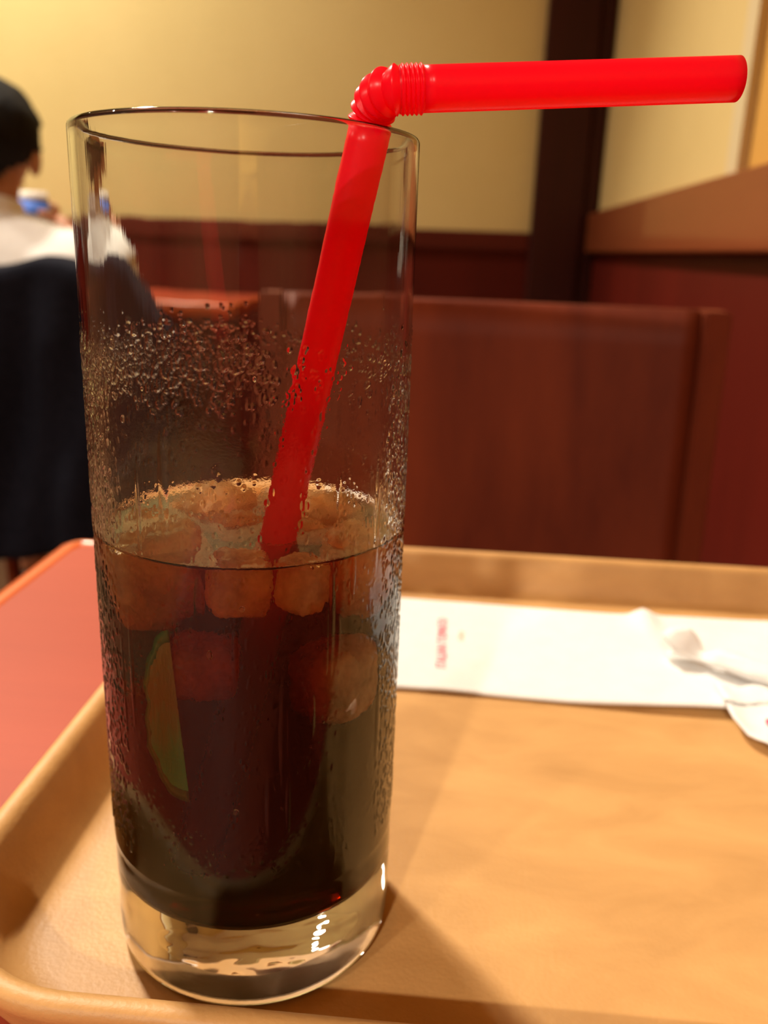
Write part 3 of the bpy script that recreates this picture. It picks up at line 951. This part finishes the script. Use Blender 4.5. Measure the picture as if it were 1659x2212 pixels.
# ------------------------------------------------------------------ cola
prof = [(0, 0.0172), (0.010, 0.0172), (0.018, 0.0173), (0.0235, 0.0175), (0.0255, 0.0179), (0.0268, 0.0186), (0.0275, 0.0195), (RI, 0.0207), (RI, 0.040), (RI, 0.060), (RI, 0.080), (RI, ZL + 0.0010),
        (0.0276, ZL + 0.00066), (0.0272, ZL + 0.0003), (0.0265, ZL + 0.0001), (0.0255, ZL), (0.020, ZL), (0.010, ZL), (0, ZL)]
cola = link('iced_cola', bm_mesh('iced_cola', lathe(prof, 360)), M_cola, None, True)
bmc = bmesh.new()
objs = []
stc = bmesh.new()
pts = [SB + (SA - SB) * s for s in np.linspace(-0.004, 0.80, 12)]
straw_cut = tube_mesh('straw_cut', pts, SR + 0.00012, 48)
for me in cutters + [straw_cut, lime_cut]:
    o = link('cut', me, M_cola, None)
    o.data.materials.clear(); o.data.materials.append(M_cola)
    objs.append(o)
tmp = bpy.data.collections.new('cutters'); COL.children.link(tmp)
for o in objs:
    COL.objects.unlink(o); tmp.objects.link(o)
md = cola.modifiers.new('b', 'BOOLEAN'); md.operation = 'DIFFERENCE'; md.operand_type = 'COLLECTION'; md.collection = tmp; md.solver = 'EXACT'
try: md.use_self = False
except Exception: pass
me = baked(cola)
for o in objs: bpy.data.objects.remove(o, do_unlink=True)
bpy.data.collections.remove(tmp)
me.name = 'iced_cola'
cola = link('iced_cola', me, M_cola, None, True)
cola.location = (0, 0, T + 0.0001)
try: me.set_sharp_from_angle(angle=math.radians(40))
except Exception: pass
tag(cola, 'dark brown iced cola filling the lower half of the tall glass', 'drink')

# foam bubbles clinging to the near rim of the cola
bm = bmesh.new()
tcam = math.atan2(-0.9744, 0.225)
for k in range(800):
    t = tcam + (rng.normal(0.55, 0.40) if k < 620 else rng.uniform(-1.5, 1.5))
    r = RI - 0.0003 - abs(rng.normal(0, 0.0004))
    a = rng.uniform(0.00006, 0.00018)
    h = ZL + 0.0010 * max(0.0, (r - 0.0262) / 0.0016) + a * 0.5
    bmesh.ops.create_icosphere(bm, subdivisions=1, radius=a, matrix=Matrix.Translation((r * math.cos(t), r * math.sin(t), h)))
M_foam, nt, out = new_mat('pale_foam')
g = N(nt, 'ShaderNodeBsdfGlass'); setv(g, Color=(1, 0.97, 0.9, 1), Roughness=0.05, IOR=1.2)
d_ = N(nt, 'ShaderNodeBsdfTranslucent'); d_.inputs[0].default_value = (0.95, 0.88, 0.74, 1)
n_ = N(nt, 'ShaderNodeTexNoise'); setv(n_, Scale=900.0)
x_ = N(nt, 'ShaderNodeMixShader')
nt.links.new(n_.outputs[0], x_.inputs[0]); nt.links.new(g.outputs[0], x_.inputs[1]); nt.links.new(d_.outputs[0], x_.inputs[2]); nt.links.new(x_.outputs[0], out.inputs[0])
fm = link('foam_bubbles', bm_mesh('foam_bubbles', bm), M_foam, cola, True); fm['kind'] = 'stuff'


# ------------------------------------------------------------------ the person at the next table
def skin(name, nodes, edges, roots, sub=2):
    keys = list(nodes)
    me = bpy.data.meshes.new(name)
    me.from_pydata([nodes[k][0] for k in keys], [(keys.index(a), keys.index(b)) for a, b in edges], [])
    o = bpy.data.objects.new(name, me); COL.objects.link(o)
    md = o.modifiers.new('s', 'SKIN')
    md.use_smooth_shade = True
    md.branch_smoothing = 0.6
    for i, k in enumerate(keys):
        sv = me.skin_vertices[0].data[i]
        r = nodes[k][1]
        sv.radius = r if isinstance(r, tuple) else (r, r)
        sv.use_root = k in roots
    ms = o.modifiers.new('d', 'SUBSURF'); ms.levels = sub; ms.render_levels = sub
    return baked(o)


PX, PY = -0.84, 1.50
HX = PX - 0.018
def V3(*a): return a
J = {
    'pelvis': (V3(PX, 1.46, 0.572), 0.106), 'belly': (V3(PX, 1.465, 0.625), 0.112), 'waist': (V3(PX, 1.475, 0.68), 0.112), 'chest': (V3(PX, 1.50, 0.76), 0.118), 'upper': (V3(PX, 1.515, 0.825), 0.085),
    'neck': (V3(HX + 0.004, 1.535, 0.895), 0.046), 'skull0': (V3(HX + 0.006, 1.548, 0.950), 0.050), 'skull1': (V3(HX + 0.010, 1.556, 1.010), 0.074), 'skull2': (V3(HX + 0.010, 1.550, 1.065), 0.076), 'skull3': (V3(HX + 0.010, 1.545, 1.105), 0.056),
    'jaw': (V3(HX + 0.002, 1.612, 0.955), 0.034), 'nose': (V3(HX - 0.008, 1.650, 1.005), 0.013),
    'clavR': (V3(PX + 0.09, 1.515, 0.822), 0.056), 'shR': (V3(PX + 0.165, 1.52, 0.800), 0.054), 'elR': (V3(-0.705, 1.615, 0.655), 0.038), 'foR': (V3(-0.738, 1.660, 0.730), 0.036), 'wrR': (V3(-0.815, 1.760, 0.882), 0.025), 'paR': (V3(-0.838, 1.774, 0.905), (0.028, 0.018)),
    'clavL': (V3(PX - 0.09, 1.515, 0.822), 0.056), 'shL': (V3(PX - 0.165, 1.52, 0.800), 0.054), 'elL': (V3(-1.050, 1.790, 0.780), 0.038), 'foL': (V3(-1.010, 1.850, 0.777), 0.036), 'wrL': (V3(-0.930, 1.930, 0.768), 0.025), 'paL': (V3(-0.880, 1.950, 0.758), (0.030, 0.016)),
}
EJ = [('pelvis', 'belly'), ('belly', 'waist'), ('waist', 'chest'), ('chest', 'upper'), ('upper', 'neck'), ('neck', 'skull0'), ('skull0', 'skull1'), ('skull1', 'skull2'), ('skull2', 'skull3'), ('skull1', 'jaw'), ('skull1', 'nose'),
      ('upper', 'clavR'), ('clavR', 'shR'), ('shR', 'elR'), ('elR', 'foR'), ('foR', 'wrR'), ('wrR', 'paR'), ('upper', 'clavL'), ('clavL', 'shL'), ('shL', 'elL'), ('elL', 'foL'), ('foL', 'wrL'), ('wrL', 'paL')]
for s, sg in (('R', 1), ('L', -1)):
    J['hip' + s] = (V3(PX + sg * 0.085, 1.49, 0.546), 0.078); J['knee' + s] = (V3(PX + sg * 0.11, 1.88, 0.525), 0.058); J['calf' + s] = (V3(PX + sg * 0.11, 1.85, 0.36), 0.052); J['ank' + s] = (V3(PX + sg * 0.11, 1.74, 0.105), 0.036); J['toe' + s] = (V3(PX + sg * 0.115, 1.83, 0.045), 0.034)
    EJ += [('pelvis', 'hip' + s), ('hip' + s, 'knee' + s), ('knee' + s, 'calf' + s), ('calf' + s, 'ank' + s), ('ank' + s, 'toe' + s)]
body_nodes = dict(J)
edges = list(EJ)
roots = ['pelvis']
CUP = Vector((-0.883, 1.760, 0.0))
def finger(tag_, chain, r0=0.0085):
    prev = None
    for i, p in enumerate(chain):
        k = f'{tag_}{i}'
        body_nodes[k] = (tuple(p), r0 * (1 - 0.09 * i))
        if prev: edges.append((prev, k))
        else: roots.append(k)
        prev = k
# right hand: four fingers round the far side of the cup, thumb along the near side
for i, z in enumerate((0.933, 0.917, 0.901, 0.886)):
    rr = 0.0400
    L_ = (2.0, 2.25, 2.1, 1.7)[i]
    ch = [(-0.836, 1.780, z * 0.4 + 0.905 * 0.6)]
    for a in np.linspace(0.35, L_, 4): ch.append((CUP.x + rr * math.cos(a), CUP.y + rr * math.sin(a), z))
    finger(f'fr{i}', ch, 0.0082)
finger('tr', [(-0.835, 1.766, 0.902), (CUP.x + 0.044 * math.cos(-0.45), CUP.y + 0.044 * math.sin(-0.45), 0.910), (CUP.x + 0.041 * math.cos(-0.95), CUP.y + 0.041 * math.sin(-0.95), 0.916)], 0.0098)
for i in range(4):
    d = (0.060, 0.070, 0.066, 0.052)[i]; off = (i - 1.5) * 0.017
    b = Vector((-0.868 , 1.956, 0.758)); dr = Vector((0.93, 0.30, 0)).normalized(); pp = Vector((0.30, -0.93, 0)) * off
    finger(f'fl{i}', [b + pp, b + pp * 1.05 + dr * d * 0.45 + Vector((0, 0, 0.004)), b + pp * 1.1 + dr * d * 0.8 + Vector((0, 0, -0.004)), b + pp * 1.1 + dr * d + Vector((0, 0, -0.012))], 0.0082)
finger('tl', [(-0.885, 1.936, 0.760), (-0.868, 1.910, 0.758), (-0.842, 1.902, 0.752)], 0.0098)
person = empty('person', (PX, 1.46, 0), 'person in a white shirt seated facing away, holding up a blue cup', 'person')
off = Vector((-PX, -1.46, 0))


def put(name, me, mat, label=None):
    me.transform(Matrix.Translation(off))
    o = link(name, me, mat, person, True)
    if label: o['label'] = label
    return o


put('body', skin('body', body_nodes, edges, roots), M_skin)
def grow(keys, d): return {k: (J[k][0], tuple(x + d for x in J[k][1]) if isinstance(J[k][1], tuple) else J[k][1] + d) for k in keys}
def shirt_mesh():
    bm = bmesh.new()
    rings = []
    for z, cx, cy_, rx, ry in ((0.475, PX, 1.46, 0.150, 0.115), (0.52, PX, 1.46, 0.166, 0.124), (0.60, PX, 1.463, 0.164, 0.122), (0.68, PX, 1.476, 0.162, 0.118), (0.76, PX, 1.498, 0.178, 0.120),
                               (0.81, PX, 1.510, 0.196, 0.110), (0.840, PX, 1.516, 0.192, 0.096), (0.865, PX, 1.520, 0.160, 0.082), (0.885, PX - 0.002, 1.524, 0.120, 0.074), (0.899, PX - 0.008, 1.530, 0.082, 0.067), (0.908, HX, 1.534, 0.062, 0.060)):
        rings.append([bm.verts.new((cx + rx * math.copysign(abs(math.cos(a)) ** 0.85, math.cos(a)), cy_ + ry * math.copysign(abs(math.sin(a)) ** 0.85, math.sin(a)) + 0.006 * math.sin(z * 70 + 3 * a), z)) for a in [2 * PI * i / 48 for i in range(48)]])
    for a, b in zip(rings, rings[1:]):
        for i in range(48):
            bm.faces.new((a[i], a[(i + 1) % 48], b[(i + 1) % 48], b[i]))
    bm.faces.new(rings[0][::-1]); bm.faces.new(rings[-1])
    for sd in 'RL':
        nd = {k: (J[k + sd][0], J[k + sd][1] + 0.011) for k in ('sh', 'el', 'fo')}
        nd['in'] = ((PX + (0.10 if sd == 'R' else -0.10), 1.512, 0.805), 0.062)
        nd['sh'] = (J['sh' + sd][0], 0.066)
        nd['wr'] = (J['wr' + sd][0], 0.032)
        m = skin('sleeve', nd, [('in', 'sh'), ('sh', 'el'), ('el', 'fo'), ('fo', 'wr')], ['in'])
        bm.from_mesh(m)
    return bm_mesh('shirt', bm)


def grow(keys, d): return {k: (J[k][0], J[k][1] + d) for k in keys}
put('shirt', shirt_mesh(), M_shirt, 'white long sleeved shirt')
tk = ['pelvis'] + [a + s for a in ('hip', 'knee', 'calf', 'ank') for s in 'RL']
tr = grow(tk, 0.012)
put('trousers', skin('trousers', tr, [e for e in EJ if e[0] in tr and e[1] in tr], ['pelvis']), M_trouser)
for s, sg in (('R', 1), ('L', -1)):
    put('shoe', skin('shoe', {'a': ((PX + sg * 0.11, 1.70, 0.055), 0.046), 'b': ((PX + sg * 0.116, 1.78, 0.046), 0.042), 'c': ((PX + sg * 0.124, 1.86, 0.036), 0.032)}, [('a', 'b'), ('b', 'c')], ['a']), M_shoe)
# standing collar
bm = lathe([(0.068, -0.016), (0.0620, -0.004), (0.0570, 0.010), (0.0550, 0.021), (0.0525, 0.021), (0.0545, 0.008), (0.0600, -0.006), (0.066, -0.016)], 40)
me_ = bm_mesh('collar', bm); me_.transform(Matrix.Translation((HX, 1.535, 0.908)) @ Matrix.Rotation(math.radians(-14), 4, 'X'))
put('collar', me_, M_shirt)
# hair: a cap over the crown and the back of the head, open over the face
bm = bmesh.new()
bmesh.ops.create_uvsphere(bm, u_segments=56, v_segments=36, radius=1.0)
hc = Vector((HX + 0.008, 1.545, 1.045))
dead = []
for v in bm.verts:
    d = v.co.copy()
    n_ = mnoise.noise(d * 3.0) * 0.03 + mnoise.noise(d * 14.0) * 0.02
    low = (-0.90 + 0.55 * max(0, (abs(d.x) - 0.1)) ** 1.2) if d.y < -0.1 else (-0.30 if d.y < 0.22 else 0.22)
    if d.z < low or (d.y > 0.72 and d.z < 0.45): dead.append(v)
    taper = 1.0 if d.z > -0.2 else 1.0 - 0.35 * (-0.2 - d.z)
    v.co = hc + Vector((d.x * 0.090 * taper, d.y * 0.108 * taper, d.z * 0.104)) * (1 + n_)
bmesh.ops.delete(bm, geom=dead, context='VERTS')
ho = link('tmp_hair', bm_mesh('hair', bm), M_hair, None)
sm = ho.modifiers.new('s', 'SOLIDIFY'); sm.thickness = 0.014; sm.offset = -1
put('hair', baked(ho), M_hair, 'short black hair')
for s in (-1, 1):
    bm = bmesh.new()
    bmesh.ops.create_uvsphere(bm, u_segments=20, v_segments=14, radius=1.0)
    for v in bm.verts:
        d = v.co.copy()
        dent = 0.55 if (d.x * s > 0.3 and d.y ** 2 + d.z ** 2 < 0.4) else 1.0
        v.co = Vector((HX + 0.010 + s * 0.074 + d.x * 0.011 * dent, 1.553 + d.y * 0.018 + 0.004 * d.z, 1.005 + d.z * 0.030))
    put('ear', bm_mesh('ear', bm), M_skin)
    bm = bmesh.new()
    bmesh.ops.create_uvsphere(bm, u_segments=16, v_segments=10, radius=0.012, matrix=Matrix.Translation((HX - 0.002 + s * 0.031, 1.628, 1.028)))
    put('eye', bm_mesh('eye', bm), M_eye)
bm = bmesh.new()
bmesh.ops.create_uvsphere(bm, u_segments=16, v_segments=8, radius=1.0, matrix=Matrix.Translation((HX - 0.004, 1.640, 0.966)) @ Matrix.Diagonal((0.022, 0.008, 0.006, 1)))
put('mouth', bm_mesh('mouth', bm), principled('lips', (0.42, 0.13, 0.09), 0.5, (0.46, 0.15, 0.10), (60, 60, 60)))

# paper cup in the hand
cup = empty('paper_cup', (CUP.x, CUP.y, 0.881), 'blue paper cup with a white top held up by the person in the white shirt', 'cup')
bm = lathe([(0, 0.0), (0.0252, 0.0), (0.0310, 0.061), (0.0302, 0.061), (0.0246, 0.002), (0, 0.002)], 48)
link('sleeve', bm_mesh('sleeve', bm), M_cupblue, cup, True)['label'] = 'blue printed side'
bm = lathe([(0.0, 0.0622), (0.0310, 0.0615), (0.0325, 0.0630), (0.0327, 0.0670), (0.0312, 0.0690), (0.0296, 0.0752), (0.0270, 0.0770), (0.0, 0.0762)], 48)
link('lid', bm_mesh('lid', bm), M_cupwhite, cup, True)['label'] = 'white lid'


# ------------------------------------------------------------------ jacket hung over the chair
def jacket():
    cx, yb = -0.76, 1.22
    nu, nv = 61, 44
    V = []
    for j in range(nv):
        t = j / (nv - 1)
        for i in range(nu):
            u = -1 + 2 * i / (nu - 1)
            au = abs(u)
            x = u * 0.345
            top = 0.806 + 0.020 * math.exp(-((au - 0.48) / 0.16) ** 2) - 0.115 * max(0, au - 0.62) ** 1.2 / 0.31
            hem = 0.34 + 0.10 * au ** 3
            fold = 0.010 * math.sin(u * 11 + t * 3.0) + 0.006 * math.sin(u * 23 - t * 7) + 0.010 * mnoise.noise(Vector((u * 3, t * 4, 2.2)))
            if t < 0.70:                       # the drop on the near side
                k = t / 0.70
                z = hem + (top - hem) * k
                drop = 1 - k
                y = yb - 0.042 - 0.018 * drop - fold * min(1, drop * 4) * 1.2
                x *= 1 - 0.14 * drop + 0.02 * math.sin(k * 9 + u * 4)
            elif t < 0.80:                     # over the top rail
                k = (t - 0.70) / 0.10
                a = PI * k
                z = top + 0.010 * math.sin(a)
                y = yb - 0.002 - 0.040 * math.cos(a)
            else:
                k = (t - 0.80) / 0.20
                z = top - 0.20 * k
                y = yb + 0.038 + 0.004 * fold
                x *= 1 - 0.10 * k
            V.append((x, y - yb, z))
    me = np_mesh('suit_jacket', V, grid_faces(nu, nv))
    o = link('tmp_jacket', me, M_jacket, None, True)
    s = o.modifiers.new('s', 'SOLIDIFY'); s.thickness = 0.006; s.offset = 0
    me = baked(o)
    o = link('suit_jacket', me, M_jacket, None, True)
    o.location = (cx, yb, 0)
    tag(o, 'dark navy jacket draped over the chair back behind the person in the white shirt', 'jacket')


jacket()
